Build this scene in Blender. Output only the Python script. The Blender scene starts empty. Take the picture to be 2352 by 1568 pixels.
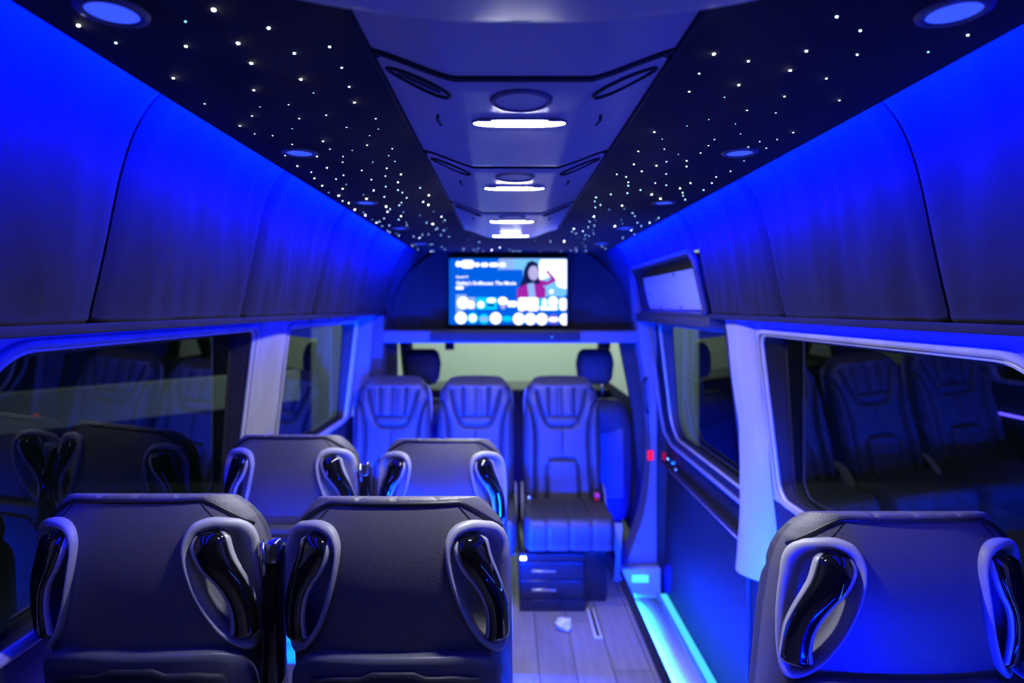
import bpy, bmesh, math, random
from mathutils import Vector, noise

random.seed(7)
S = bpy.context.scene
COL = S.collection
E = 1.44                     # eye height above the floor (m)
F = 1400.0                   # focal length in pixels of the 2352 px wide frame

# ------------------------------------------------------------------ camera
cam = bpy.data.cameras.new('camera')
cam.sensor_width = 36.0
cam.lens = 36.0 * F / 2352.0
cam.shift_x = 16.0 / 2352.0
cam.shift_y = -79.0 / 2352.0
cam.clip_start = 0.02
cam.dof.use_dof = True
cam.dof.focus_distance = 1.03
cam.dof.aperture_fstop = 2.5
camo = bpy.data.objects.new('camera', cam)
COL.objects.link(camo)
camo.location = (0, 0, E)
camo.rotation_euler = (math.pi / 2, 0, 0)
S.camera = camo

# ------------------------------------------------------------------ world and exposure
W = bpy.data.worlds.new('night')
S.world = W
W.use_nodes = True
W.node_tree.nodes['Background'].inputs[0].default_value = (0.38, 0.8, 0.70, 1)
W.node_tree.nodes['Background'].inputs[1].default_value = 0.005
S.view_settings.view_transform = 'Standard'
S.view_settings.look = 'None'
S.view_settings.exposure = 0.0
S.view_settings.gamma = 1.0
S.view_settings.use_curve_mapping = False
S.cycles.use_denoising = True
S.cycles.sample_clamp_indirect = 4.0
S.cycles.max_bounces = 6
S.cycles.caustics_reflective = False
S.cycles.caustics_refractive = False

# strengths of the vehicle's own lamps
LED_CEIL = 3300.0      # strips along the edge of the star ceiling
LED_HEAD = 110.0       # strips under the upholstered cove
LED_SEAT = 8000.0      # strips under the seats
LED_WALL = 70.0      # accent strips on the side walls
LED_STEP = 520.0      # strips of the door step
LAMP_W = 520.0        # white ceiling lamps
SCREEN = 1.0
BLUE = (0.0, 0.003, 1.0)
SEATBLUE = (0.0, 0.026, 1.0)
STEPBLUE = (0.004, 0.02, 1.0)

# ------------------------------------------------------------------ materials
MATS = {}
def mat(name, color, rough=0.5, metal=0.0, spec=0.5, bump=0.0, bscale=200.0, var=0.0, vscale=8.0, coat=0.0, sheen=0.0, stretch=None):
    if name in MATS: return MATS[name]
    m = bpy.data.materials.new(name); m.use_nodes = True
    nt = m.node_tree; b = nt.nodes['Principled BSDF']
    b.inputs['Base Color'].default_value = (*color, 1)
    b.inputs['Roughness'].default_value = rough
    b.inputs['Metallic'].default_value = metal
    b.inputs['Specular IOR Level'].default_value = spec
    b.inputs['Coat Weight'].default_value = coat
    b.inputs['Sheen Weight'].default_value = sheen
    tc = nt.nodes.new('ShaderNodeTexCoord')
    src = tc.outputs['Object']
    if stretch:
        mp = nt.nodes.new('ShaderNodeMapping'); mp.inputs['Scale'].default_value = stretch
        nt.links.new(src, mp.inputs['Vector']); src = mp.outputs['Vector']
    if var:
        n = nt.nodes.new('ShaderNodeTexNoise'); n.inputs['Scale'].default_value = vscale; n.inputs['Detail'].default_value = 4
        nt.links.new(src, n.inputs['Vector'])
        r = nt.nodes.new('ShaderNodeMix'); r.data_type = 'RGBA'
        r.inputs[6].default_value = (*[c * (1 - var) for c in color], 1)
        r.inputs[7].default_value = (*[min(1, c * (1 + var)) for c in color], 1)
        nt.links.new(n.outputs['Fac'], r.inputs[0]); nt.links.new(r.outputs[2], b.inputs['Base Color'])
    if bump:
        v = nt.nodes.new('ShaderNodeTexVoronoi' if bscale >= 150 else 'ShaderNodeTexNoise'); v.inputs['Scale'].default_value = bscale
        nt.links.new(src, v.inputs['Vector'])
        bp = nt.nodes.new('ShaderNodeBump'); bp.inputs['Strength'].default_value = bump; bp.inputs['Distance'].default_value = 0.0015
        nt.links.new(v.outputs[0], bp.inputs['Height']); nt.links.new(bp.outputs['Normal'], b.inputs['Normal'])
    MATS[name] = m
    return m

def emit(name, color, strength):
    if name in MATS: return MATS[name]
    m = bpy.data.materials.new(name); m.use_nodes = True
    nt = m.node_tree; nt.nodes.clear()
    e = nt.nodes.new('ShaderNodeEmission'); o = nt.nodes.new('ShaderNodeOutputMaterial')
    e.inputs[0].default_value = (*color, 1); e.inputs[1].default_value = strength
    nt.links.new(e.outputs[0], o.inputs[0])
    MATS[name] = m
    return m

def glass(name, tint, ior=1.5):
    m = bpy.data.materials.new(name); m.use_nodes = True
    nt = m.node_tree; nt.nodes.clear()
    t = nt.nodes.new('ShaderNodeBsdfTransparent'); t.inputs[0].default_value = (*tint, 1)
    g = nt.nodes.new('ShaderNodeBsdfGlossy'); g.inputs['Roughness'].default_value = 0.015
    f = nt.nodes.new('ShaderNodeFresnel'); f.inputs[0].default_value = ior
    x = nt.nodes.new('ShaderNodeMixShader'); o = nt.nodes.new('ShaderNodeOutputMaterial')
    nt.links.new(f.outputs[0], x.inputs[0]); nt.links.new(t.outputs[0], x.inputs[1]); nt.links.new(g.outputs[0], x.inputs[2])
    nt.links.new(x.outputs[0], o.inputs[0])
    MATS[name] = m
    return m

LEATHER = mat('grained leather sheen tone', (0.105, 0.102, 0.106), 0.42, bump=0.32, bscale=520, spec=0.55)  # seat backs: grazing sheen put into a lighter leather colour
LEATHERF = mat('leather dark tone', (0.045, 0.045, 0.052), 0.5, bump=0.15, bscale=400)  # darker copy, for the dimmer sitting side of the same seat leather
PIPING = mat('dark piping', (0.008, 0.008, 0.012), 0.45)
GREY = mat('light grey plastic', (0.36, 0.365, 0.385), 0.38, bump=0.05, bscale=600)
DARKGREY = mat('grey tray plastic', (0.10, 0.105, 0.115), 0.42, bump=0.05, bscale=600)
GLOSSBLK = mat('gloss black plastic', (0.004, 0.004, 0.005), 0.06, coat=0.6)
SILVER = mat('satin silver', (0.50, 0.51, 0.53), 0.3, metal=0.2)
STEEL = mat('bright steel', (0.6, 0.6, 0.62), 0.18, metal=1.0)
SUEDE = mat('charcoal suede', (0.017, 0.017, 0.020), 0.95, var=0.4, vscale=9, bump=0.5, bscale=60, spec=0.12, stretch=(1, 1, 0.35))
CEILSUEDE = mat('navy black suede', (0.020, 0.020, 0.024), 0.95, var=0.35, vscale=6, spec=0.15)
CONSOLE = mat('console grey plastic', (0.32, 0.33, 0.36), 0.33, bump=0.03, bscale=500)
SEAMBLK = mat('seam black', (0.004, 0.004, 0.006), 0.7)
FABRIC = mat('pale grey fabric', (0.29, 0.285, 0.30), 0.9, var=0.38, vscale=11, bump=0.3, bscale=90, stretch=(1, 1, 0.22))
HEADER = mat('header fabric', (0.28, 0.28, 0.31), 0.9, var=0.1, vscale=14)
DARKPL = mat('dark cab plastic', (0.018, 0.018, 0.021), 0.6)
RUBBER = mat('black rubber', (0.012, 0.012, 0.014), 0.55)
DOORPL = mat('door panel plastic', (0.016, 0.017, 0.020), 0.6, var=0.1, spec=0.2)
PILLARPL = mat('pillar plastic', (0.13, 0.135, 0.15), 0.6)
PLANK = mat('grey oak plank', (0.23, 0.215, 0.205), 0.42, var=0.35, vscale=5, stretch=(9, 0.8, 1))
PLANK2 = mat('pale oak plank', (0.27, 0.25, 0.24), 0.45, var=0.35, vscale=5, stretch=(9, 0.8, 1))
ALU = mat('brushed step plate', (0.62, 0.64, 0.66), 0.4, metal=0.1, var=0.12, vscale=7)
BLUECASTPL = mat('white panel with blue cast', (0.30, 0.36, 0.46), 0.4)  # white paint with the blue led light mixed into its colour
CAB = mat('gloss cabinet black', (0.012, 0.013, 0.016), 0.22)
TISSUE = mat('white tissue', (0.75, 0.75, 0.78), 0.8)
RED = mat('red button', (0.75, 0.02, 0.03), 0.35)
TVBLK = mat('television black', (0.006, 0.006, 0.008), 0.25)
LEDB = emit('blue led', BLUE, LED_CEIL)
LEDH = emit('blue header led', BLUE, LED_HEAD)
LEDR = emit('blue rear led', BLUE, 1000.0)
LEDN = emit('blue near seat led', SEATBLUE, 8500.0)
LEDS = emit('blue seat led', SEATBLUE, LED_SEAT)
LEDW = emit('violet blue led', (0.10, 0.10, 1.0), LED_WALL)
LEDT = emit('step led', STEPBLUE, LED_STEP)
LEDC = emit('step cyan led', (0.03, 0.50, 1.0), 1600.0)
LAMPW = emit('white lamp', (0.93, 0.93, 1.0), LAMP_W)
DISC = emit('blue lens', (0.03, 0.07, 1.0), 1.5)
REDL = emit('red marker', (1.0, 0.01, 0.09), 1.2)
GLASS = glass('tinted glass', (0.30, 0.36, 0.32), 1.6)
CLEAR = glass('clear glass', (0.85, 0.92, 0.88), 1.45)

# ------------------------------------------------------------------ helpers
def link(name, verts, faces, material, parent=None, smooth=True):
    me = bpy.data.meshes.new(name)
    me.from_pydata([tuple(v) for v in verts], [], faces)
    me.update()
    if smooth:
        me.polygons.foreach_set('use_smooth', [True] * len(me.polygons))
    mats = material if isinstance(material, (list, tuple)) else [material]
    for m in mats: me.materials.append(m)
    o = bpy.data.objects.new(name, me)
    COL.objects.link(o)
    if parent: o.parent = parent
    return o

def tag(o, label, cat=None, group=None):
    o['label'] = label
    if cat: o['category'] = cat
    if group: o['group'] = group
    return o

def struct(o):
    o['kind'] = 'structure'
    return o

def empty(name, loc=(0, 0, 0), rz=0.0):
    o = bpy.data.objects.new(name, None); COL.objects.link(o)
    o.location = loc; o.rotation_euler = (0, 0, rz); o.empty_display_size = 0.05
    return o

def tree_copy(o, parent=None):
    c = o.copy(); COL.objects.link(c)
    if parent: c.parent = parent
    for ch in list(o.children): tree_copy(ch, c)
    return c

class MB:
    def __init__(s): s.v = []; s.f = []
    def add(s, v, f):
        n = len(s.v); s.v += [tuple(p) for p in v]; s.f += [tuple(i + n for i in q) for q in f]; return s
    def box(s, x0, x1, y0, y1, z0, z1, bev=0.0):
        bm = bmesh.new(); bmesh.ops.create_cube(bm, size=1)
        for v in bm.verts:
            v.co = (x0 + (v.co.x + .5) * (x1 - x0), y0 + (v.co.y + .5) * (y1 - y0), z0 + (v.co.z + .5) * (z1 - z0))
        if bev: bmesh.ops.bevel(bm, geom=bm.edges[:] , offset=bev, segments=3, affect='EDGES', profile=0.5)
        bm.verts.index_update()
        s.add([v.co[:] for v in bm.verts], [[v.index for v in f.verts] for f in bm.faces]); bm.free(); return s
    def tube(s, pts, r, closed=False, n=8, flat=1.0):
        pts = [Vector(p) for p in pts]; m = len(pts); V = []; up = Vector((0, 0, 1))
        rr = r if isinstance(r, (list, tuple)) else [r] * m
        prev = None
        for i, p in enumerate(pts):
            a = pts[i - 1] if (i or closed) else p; b = pts[(i + 1) % m] if (i < m - 1 or closed) else p
            t = (b - a).normalized() if (b - a).length > 1e-9 else Vector((0, 1, 0))
            if prev is None:
                u = t.cross(up)
                if u.length < 1e-3: u = t.cross(Vector((0, 1, 0)))
                u.normalize()
            else:
                u = (prev - t * prev.dot(t)).normalized()
            prev = u; w = t.cross(u)
            for k in range(n):
                q = 2 * math.pi * k / n
                V.append(p + (u * math.cos(q) + w * math.sin(q) * flat) * rr[i])
        Fc = []
        for i in range(m if closed else m - 1):
            j = (i + 1) % m
            for k in range(n):
                Fc.append((i * n + k, i * n + (k + 1) % n, j * n + (k + 1) % n, j * n + k))
        if not closed:
            Fc.append(tuple(range(n - 1, -1, -1))); Fc.append(tuple((m - 1) * n + k for k in range(n)))
        return s.add(V, Fc)
    def build(s, name, m, parent=None, smooth=True): return link(name, s.v, s.f, m, parent, smooth)

def grid(fn, nu, nv, closed_u=False):
    V = [fn(i, j) for j in range(nv) for i in range(nu)]
    Fc = []
    for j in range(nv - 1):
        for i in range(nu if closed_u else nu - 1):
            a = j * nu + i; b = j * nu + (i + 1) % nu
            Fc.append((a, b, b + nu, a + nu))
    return V, Fc

def lerp_tab(tab, t):
    if t <= tab[0][0]: return tab[0][1]
    for (a, va), (b, vb) in zip(tab, tab[1:]):
        if t <= b:
            k = (t - a) / (b - a)
            return va + (vb - va) * k
    return tab[-1][1]

def smooth_curve(pts, per=8, closed=False):
    P = [Vector(p) for p in pts]; n = len(P); out = []
    rng = range(n) if closed else range(n - 1)
    for i in rng:
        if closed: p0, p1, p2, p3 = P[i - 1], P[i], P[(i + 1) % n], P[(i + 2) % n]
        else: p0, p1, p2, p3 = P[max(i - 1, 0)], P[i], P[i + 1], P[min(i + 2, n - 1)]
        for k in range(per):
            t = k / per
            out.append(0.5 * ((2 * p1) + (p2 - p0) * t + (2 * p0 - 5 * p1 + 4 * p2 - p3) * t * t + (3 * p1 - p0 - 3 * p2 + p3) * t ** 3))
    if not closed: out.append(P[-1])
    return out

# ------------------------------------------------------------------ layout numbers
ZC = E + 0.3175                      # star ceiling
XL, XR = -0.515, 0.585               # its edges
CX = 0.022                           # centre line of the ceiling console
Y0, Y1 = -0.55, 3.55                 # rear wall, bulkhead
def wx(z):                            # inner side-wall surface (half width)
    d = E - z
    return lerp_tab([(0.0, 0.797), (0.03, 0.80), (0.45, 0.853), (0.75, 0.88), (1.5, 0.89)], d)

# ------------------------------------------------------------------ floor
PW = 0.148
floor = struct(MB().box(-0.9, 0.62, Y0, 3.60, -0.06, -0.012).build('floor', SEAMBLK, smooth=False))
k = 0
x = -0.9
meshes = {}
while x < 0.60:
    w = min(PW, 0.618 - x) - 0.003
    y = Y0 - (0.37 * k) % 0.9
    while y < 3.58:
        a, b = max(y, Y0), min(y + 1.2, 3.58) - 0.003
        if b - a > 0.05:
            MB().box(x, x + w, a, b, -0.012, 0.0, 0.0008).build('plank', random.choice([PLANK, PLANK, PLANK2]), floor, smooth=False)
        y += 1.2
    x += PW; k += 1
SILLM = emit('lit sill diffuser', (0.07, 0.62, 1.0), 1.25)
# step well beside the sliding door
step = struct(MB().box(0.62, 0.88, 2.2, 3.42, -0.20, -0.165).build('trim_5', ALU))
tag(step, 'sunken door step plate glowing pale blue under its led strips')
MB().box(0.618, 0.632, 2.2, 3.42, -0.165, -0.012).build('riser', PILLARPL, step, False)
MB().box(0.60, 0.634, 2.2, 3.40, -0.008, 0.006, 0.003).build('nosing', mat('dark nosing', (0.02, 0.02, 0.024), 0.4), step, False)
MB().box(0.634, 0.64, 2.2, 3.40, -0.006, 0.004, 0.001).build('nosing_strip', STEEL, step, False)
MB().box(0.634, 0.86, 3.36, 3.42, -0.165, 0.0, 0.01).build('step_end', BLUECASTPL, step)
MB().box(0.70, 0.79, 3.352, 3.361, -0.075, -0.035, 0.003).build('step_lamp', emit('step lamp', (0.05, 0.45, 1.0), 2.5), step, False)
MB().box(0.842, 0.850, 2.2, 3.36, -0.165, -0.135, 0.002).build('sill_rib', PILLARPL, step, False)
MB().box(0.636, 0.642, 2.22, 3.34, -0.045, -0.033).build('led_strip', LEDT, step, False)
MB().box(0.632, 0.637, 2.22, 3.34, -0.126, -0.118).build('led_strip', LEDC, step, False)  # extra hidden strip added near the tread to turn it cyan
MB().box(0.643, 0.645, 2.2, 3.36, -0.127, -0.060).build('light_fin', DARKPL, step, False)  # hidden fins added to keep the cyan light off the door panel
MB().box(0.632, 0.645, 2.2, 3.36, -0.064, -0.060).build('light_fin', DARKPL, step, False)
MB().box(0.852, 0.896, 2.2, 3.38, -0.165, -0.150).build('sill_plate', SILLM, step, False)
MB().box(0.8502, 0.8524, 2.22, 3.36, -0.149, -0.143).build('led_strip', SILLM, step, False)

# ------------------------------------------------------------------ ceiling with fibre stars
ceiling = struct(MB().box(XL, XR, Y0, Y1, ZC, ZC + 0.016, 0.003).build('ceiling', CEILSUEDE))
roof = struct(MB().box(-0.62, 0.70, Y0, Y1 + 0.05, ZC + 0.062, ZC + 0.08).build('trim_6', SEAMBLK, smooth=False))
tag(roof, 'black roof liner above the floating star ceiling')
for sx, nm in ((-1, XL), (1, XR)):
    a = nm - sx * 0.012
    MB().box(min(a, a + sx * 0.008), max(a, a + sx * 0.008), 0.02, 3.42, ZC + 0.0165, ZC + 0.030).build('led_strip', LEDB, ceiling, False)
stars = [
 (491,22,3),(426,49,.3),(180,58,2),(617,64,1.5),(266,98,1),(427,106,1.5),(547,99,2.5),(757,107,1),(577,145,3),(676,122,1.5),(785,155,1),(398,179,2),(691,182,3),(583,207,2),(802,199,1.5),(814,235,4.5),(470,238,1),(597,245,.6),(663,240,.8),(720,213,.3),(579,266,1.5),(551,289,2),(687,272,1.2),(749,264,1.5),(863,272,1.2),(585,307,.8),(626,311,1),(671,295,.4),(671,331,.8),(742,324,2),(796,292,.8),(869,296,.5),(849,311,.5),(758,342,.8),(843,333,1.5),(809,345,.5),(901,341,.7),(893,357,.6),(907,370,.6),(655,357,.9),(728,359,1.2),(788,359,.9),(787,372,.9),(856,372,.6),(683,381,1.2),(751,385,1.3),(831,391,.8),(888,386,1.1),(715,395,.8),(789,402,.8),(722,409,1.2),(772,411,.7),(853,412,.8),(885,404,.7),(921,400,2),(740,426,1.2),(795,423,.5),(787,433,1.7),(914,418,1.2),(886,428,1),(858,437,1.5),(778,449,2),(914,436,1),(755,442,.6),(835,447,.6),(965,431,.7),(924,442,.7),(787,461,.9),(842,456,2),(883,452,.9),(801,466,1.8),(858,465,1.2),(934,454,1.1),(985,448,2),(815,481,2),(972,463,1.2),(922,465,1),(917,471,1.1),(887,474,2),(984,470,2),(896,480,1.1),(890,486,1.8),(839,494,2),(835,488,.5),(927,487,.5),(996,485,.5),(921,496,1.3),(965,494,.6),(882,501,1),(916,504,1),(1014,497,1.2),(865,511,1.2),(872,508,.9),(855,504,.5),(980,511,.9),(1022,505,.9),(878,519,.8),(894,517,.9),(934,517,1),(933,510,.5),(994,514,2.5),(1017,510,.5),(1004,524,1.1),(1001,527,.9),(1020,529,.9),(890,530,.9),(895,533,.8),(916,541,1),(910,535,.4),(1026,525,.4),(950,543,.9),(970,539,1),(964,546,1.3),(984,538,.8),(1013,539,.9),(1032,544,1),(947,564,1.5),(955,562,.9),(989,563,1),(993,560,.7),(1014,566,.9),(1022,573,.9),(959,572,.9),(990,578,1.7),(996,580,.8),(1065,571,1),(1063,579,.7),(1088,573,.8),(1098,570,.8),(1095,581,1.1),(1111,580,.9),(1076,550,.5),(1129,574,2.5),(1100,556,.7),(1148,568,1.3),(1188,575,1),(1170,573,.8),(1179,582,1.2),(1241,582,1.1),(1289,579,.7),(1229,552,.6),(1264,554,1),(1194,578,.7),
 (1640,123.5,2.5),(1719,140,1.3),(1606,168.5,1),(1697,195,2.5),(1583,210,1.2),(1664,223,.6),(1716,253,1.2),(1852,117,1.3),(1815,161.5,2.3),(1969,125,1),(1898,180,1.3),(1802,221,1.4),(1928,230,1.3),(1782,259,.7),(1922,38,.9),(1976,70,.9),(2223,80,.8),(2132,119,.6),(1628,274,.6),(1689,284,.4),(1578,289,.6),(1503,303,2),(1521,319,.5),(1701,307,.6),(1641,320,.9),(1822,304,1.2),(1785,320,.8),(1745,325,.7),(1760,340,.7),(1719,337,.8),(1698,343,.7),(1466,347,1.2),(1526,342,.7),(1609,351,1),(1627,334,.8),(1558,354,.3),(1456,377,1.4),(1508,380,2),(1531,371,.7),(1577,369,1.2),(1577,382,1.2),(1474,393,1.2),(1530,399,.9),(1417,400,.8),(1438,406,.9),(1443,418,1.1),(1443,426,1.1),(1505,420,.9),(1530,425,.7),(1586,420,1.3),(1562,432,1.2),(1568,442,.7),(1569,449,.7),(1574,458,.8),(1616,436,.9),(1635,420,.9),(1645,406,.7),(1678,393,.7),(1709,369,.5),(1471,436,.9),(1441,443,1),(1403,446,1),(1369,453,1.1),(1497,446,2.5),(1517,456,2.2),(1515,461,.5),(1366,462,.8),(1379,470,1),(1367,476,.7),(1399,481,.6),(1429,472,1.3),(1434,479,.4),(1453,489,.7),(1458,496,.8),(1364,497,1.5),(1368,505,.4),(1354,509,1),(1351,521,.8),(1365,518,.7),(1362,528,.5),(1464,511,1),(1473,519,1),(1492,511,1.3),(1508,505,.5),(1513,500,1),(1427,504,.4),(1430,513,.4),(1412,519,2.5),(1450,528,1.2),(1457,538,.7),(1318,525,1.5),(1314,532,1.1),(1323,536,.8),(1329,545,.6),(1339,531,1.7),(1345,540,1.1),(1353,542,.8),(1344,548,.7),(1364,537,1.1),(1431,546,.9),(1296,554,2.5),(1340,557,.6),(1344,565,.8),(1382,565,1),(1390,570,.8),(1311,574,1),(1345,577,1),(1345,582,.7),(1323,570,.8),(1323,579,.9),(1324,586,1)]
dome_v, dome_f = [], []
for j in range(3):
    a = j * math.pi / 6
    for i in range(8):
        q = 2 * math.pi * i / 8
        dome_v.append((math.cos(a) * math.cos(q), math.cos(a) * math.sin(q), -math.sin(a)))
dome_v.append((0, 0, -1))
for j in range(2):
    for i in range(8):
        dome_f.append((j * 8 + i, (j + 1) * 8 + i, (j + 1) * 8 + (i + 1) % 8, j * 8 + (i + 1) % 8))
for i in range(8): dome_f.append((16 + i, 24, 16 + (i + 1) % 8))
star_mesh = {}
for cls, (c, st) in enumerate([((0.25, 0.6, 1.0), 7), ((0.45, 0.8, 1.0), 20), ((0.75, 0.95, 1.0), 45), ((1.0, 0.98, 0.85), 90)]):
    me = bpy.data.meshes.new('star_point'); me.from_pydata(dome_v, [], dome_f); me.materials.append(emit('star %d' % cls, c, st)); star_mesh[cls] = me
for (px, py, br) in stars:
    h = ZC - E
    yy = min(h * F / (705 - py), 3.46)
    xx = (px - 1160) / F * yy
    cls = 0 if br < .65 else 1 if br < 1.15 else 2 if br < 1.9 else 3
    o = bpy.data.objects.new('star_point', star_mesh[cls]); COL.objects.link(o); o.parent = ceiling
    o.location = (xx, yy, ZC - 0.0002); r = 0.0009 + 0.00028 * min(br, 3); o.scale = (r, r, r * 0.6)

# small round blue downlights in the star ceiling
def annulus(r0, r1, z0, z1, n=28):
    V = []; Fc = []
    prof = [(r0, z0), (r0, z1), ((r0 + r1) / 2, z1 - 0.001), (r1, z1 + 0.001), (r1 + 0.001, z0)]
    for (r, z) in prof:
        for i in range(n):
            a = 2 * math.pi * i / n; V.append((r * math.cos(a), r * math.sin(a), z))
    for j in range(len(prof) - 1):
        for i in range(n):
            Fc.append((j * n + i, j * n + (i + 1) % n, (j + 1) * n + (i + 1) % n, (j + 1) * n + i))
    return V, Fc
def disc(r, z, n=28):
    V = [(0, 0, z)] + [(r * math.cos(2 * math.pi * i / n), r * math.sin(2 * math.pi * i / n), z) for i in range(n)]
    return V, [(0, 1 + (i + 1) % n, 1 + i) for i in range(n)]
ORD = ['nearest', 'second', 'third', 'fourth', 'fifth']
for sx, nm in ((-0.42, 'left'), (0.48, 'right')):
    for i in range(5):
        r = empty('round_downlight', (sx, 0.652 + 0.595 * i, ZC - 0.0005))
        tag(r, 'small round blue downlight, %s of five in the %s star ceiling' % (ORD[i], nm), 'downlight', 'round downlights in the star ceiling')
        link('bezel', *annulus(0.026, 0.035, 0, -0.004), mat('downlight bezel', (0.09, 0.09, 0.11), 0.35), r)
        link('lens', *disc(0.026, -0.002), DISC, r)

# ------------------------------------------------------------------ ceiling console
HB = 0.282 - 0.3175                   # drop of the flat bottom
def duct_prof(xo):
    a = abs(xo)
    if a < 0.085: return HB
    if a > 0.188: return 0.0
    k = (a - 0.085) / 0.103
    return HB * (1 - (k * k * (3 - 2 * k) * 0.25 + k * 0.75))
console = empty('ceiling_console', (CX, 0, ZC))
tag(console, 'long grey overhead air duct console down the middle of the star ceiling', 'ceiling console')
secs = [(0.55, 0.752), (0.762, 1.243), (1.247, 1.834), (1.838, 2.54)]
for (a, b) in secs:
    nx, ny = 61, 26
    def fn(i, j, a=a, b=b):
        xo = -0.19 + 0.38 * i / (nx - 1)
        t = j / (ny - 1); y = a + (b - a) * t
        taper = 1.0 - 0.04 * (y - 0.7)
        z = duct_prof(xo)
        e = min(y - a, b - y)
        if e < 0.004: z += 0.006 * (1 - e / 0.004)
        if b > 2.4 and b - y < 0.10:
            k = 1 - (b - y) / 0.10
            w = math.sqrt(max(0, 1 - k * k))
            return (xo * (0.86 + 0.14 * w), y, z * min(1, w * 1.3))
        return (xo, y, min(z, 0.004))
    link('console_panel', *grid(fn, nx, ny), CONSOLE, console)
for y in (0.757, 1.245, 1.836):
    pts = [(-0.19 + 0.38 * i / 40, y, duct_prof(-0.19 + 0.38 * i / 40) + 0.003) for i in range(41)]
    MB().tube(pts, 0.006 if y < 1 else 0.0026).build('panel_seam', SEAMBLK, console)
for sx in (-1, 1):
    MB().tube([(sx * 0.19, 0.5, -0.001), (sx * 0.19, 2.42, -0.001)], 0.0045).build('edge_gasket', SEAMBLK, console)
for s0, big in ((0.80, 1), (1.285, 1), (1.876, 0)):
    # round speaker plate and two bean-shaped air vents for each module, two small slots
    sp = link('speaker_ring', *annulus(0.034, 0.042, 0, -0.004), mat('speaker ring', (0.13, 0.13, 0.15), 0.5), console)
    sp.location = (0, s0 + 0.03, HB)
    g = link('speaker_grille', *disc(0.034, -0.003), CONSOLE, sp)
    for sx in (-1, 1):
        mx = 0.137
        dz = duct_prof(mx)
        v = empty('tmp'); bpy.data.objects.remove(v)
        loop = []
        for i in range(36):
            a = 2 * math.pi * i / 36
            lx = 0.040 * math.cos(a); ly = 0.021 * math.sin(a) * (1 + 0.25 * math.cos(a) * -sx)
            ly += -0.010 * math.cos(a) * sx * -1 * -1
            X = sx * mx + lx
            loop.append((X, s0 + 0.012 + ly, duct_prof(X) - 0.001))
        vr = MB().tube(loop, 0.0028, True, 6).build('air_vent', SEAMBLK, console)
        cx_, cy_ = sx * mx, s0 + 0.012
        inner = [((p[0] - cx_) * 0.72 + cx_, (p[1] - cy_) * 0.72 + cy_, duct_prof((p[0] - cx_) * 0.72 + cx_) - 0.0015) for p in loop]
        openv = (sx < 0 and s0 < 1)
        V = [(cx_, cy_, duct_prof(cx_) - 0.002)] + inner
        link('vent_flap', V, [(0, 1 + (i + 1) % 36, 1 + i) for i in range(36)], SEAMBLK if openv else CONSOLE, vr)
        if openv:
            MB().tube([(cx_ - 0.02, cy_ - 0.004, duct_prof(cx_ - 0.02) - 0.003), (cx_ + 0.026, cy_ + 0.008, duct_prof(cx_ + 0.026) - 0.003)], 0.0014).build('vent_blade', CONSOLE, vr)
        X = sx * 0.128
        MB().tube([(X - sx * 0.004, s0 + 0.135, duct_prof(X) - 0.0005), (X + sx * 0.001, s0 + 0.165, duct_prof(X) - 0.0005), (X - sx * 0.002, s0 + 0.19, duct_prof(X) - 0.0005)], 0.0026, n=6).build('slot', SEAMBLK, console)

def lamp(y, label, z=HB):
    r = empty('ceiling_lamp', (CX, y, ZC + z))
    tag(r, label, 'lamp', 'white lamps in the ceiling console')
    n = 40; pts = []
    for i in range(n):
        a = 2 * math.pi * i / n
        c, s = math.cos(a), math.sin(a)
        pts.append((0.070 * math.copysign(abs(c) ** 0.45, c), 0.019 * math.copysign(abs(s) ** 0.8, s) * (1 - 0.18 * abs(c))))
    V = []
    for (k, z) in ((1.0, -0.0008), (0.99, -0.002), (0.93, -0.003), (0.6, -0.0038)):
        V += [(p[0] * k, p[1] * k, z) for p in pts]
    V.append((0, 0, -0.004))
    Fc = [(j * n + i, (j + 1) * n + i, (j + 1) * n + (i + 1) % n, j * n + (i + 1) % n) for j in range(3) for i in range(n)]
    Fc += [(3 * n + i, 4 * n, 3 * n + (i + 1) % n) for i in range(n)]
    link('lens', V, Fc, LAMPW, r)
    MB().tube([(p[0] * 1.02, p[1] * 1.06, -0.001) for p in pts], 0.0018, True, 6).build('bezel', GREY, r)
    for sx in (-1, 1):
        MB().box(sx * 0.052 - 0.010, sx * 0.052 + 0.010, -0.020, -0.0165, -0.0045, -0.001, 0.001).build('switch', GREY, r)
for y, lb in ((0.93, 'white lamp bar closest to the camera on the ceiling console'), (1.44, 'second white lamp bar from the camera on the ceiling console'),
              (2.0, 'third white lamp bar from the camera on the ceiling console'), (2.40, 'farthest white lamp bar at the front tip of the ceiling console')):
    lamp(y, lb)

# rear air unit housing just above the camera
def fn(i, j):
    u = -0.42 + 0.84 * i / 60
    prof = [(0.640, 0.0), (0.622, -0.006), (0.612, -0.020), (0.604, -0.032), (0.592, -0.041), (0.57, -0.046), (0.50, -0.05), (0.2, -0.055), (-0.2, -0.055), (-0.5, -0.05)]
    y, d = prof[j]
    k = max(0.0, 1 - (abs(u) / 0.40) ** 2.2)
    return (u, y - 0.10 * (u / 0.42) ** 2, -0.0006 + d * k * 1.02)
unit = empty('air_unit_housing', (CX, 0, ZC))
tag(unit, 'smooth rounded grey housing bulging from the ceiling right above the camera', 'air unit')
link('housing', *grid(fn, 61, 10), CONSOLE, unit)

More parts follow.
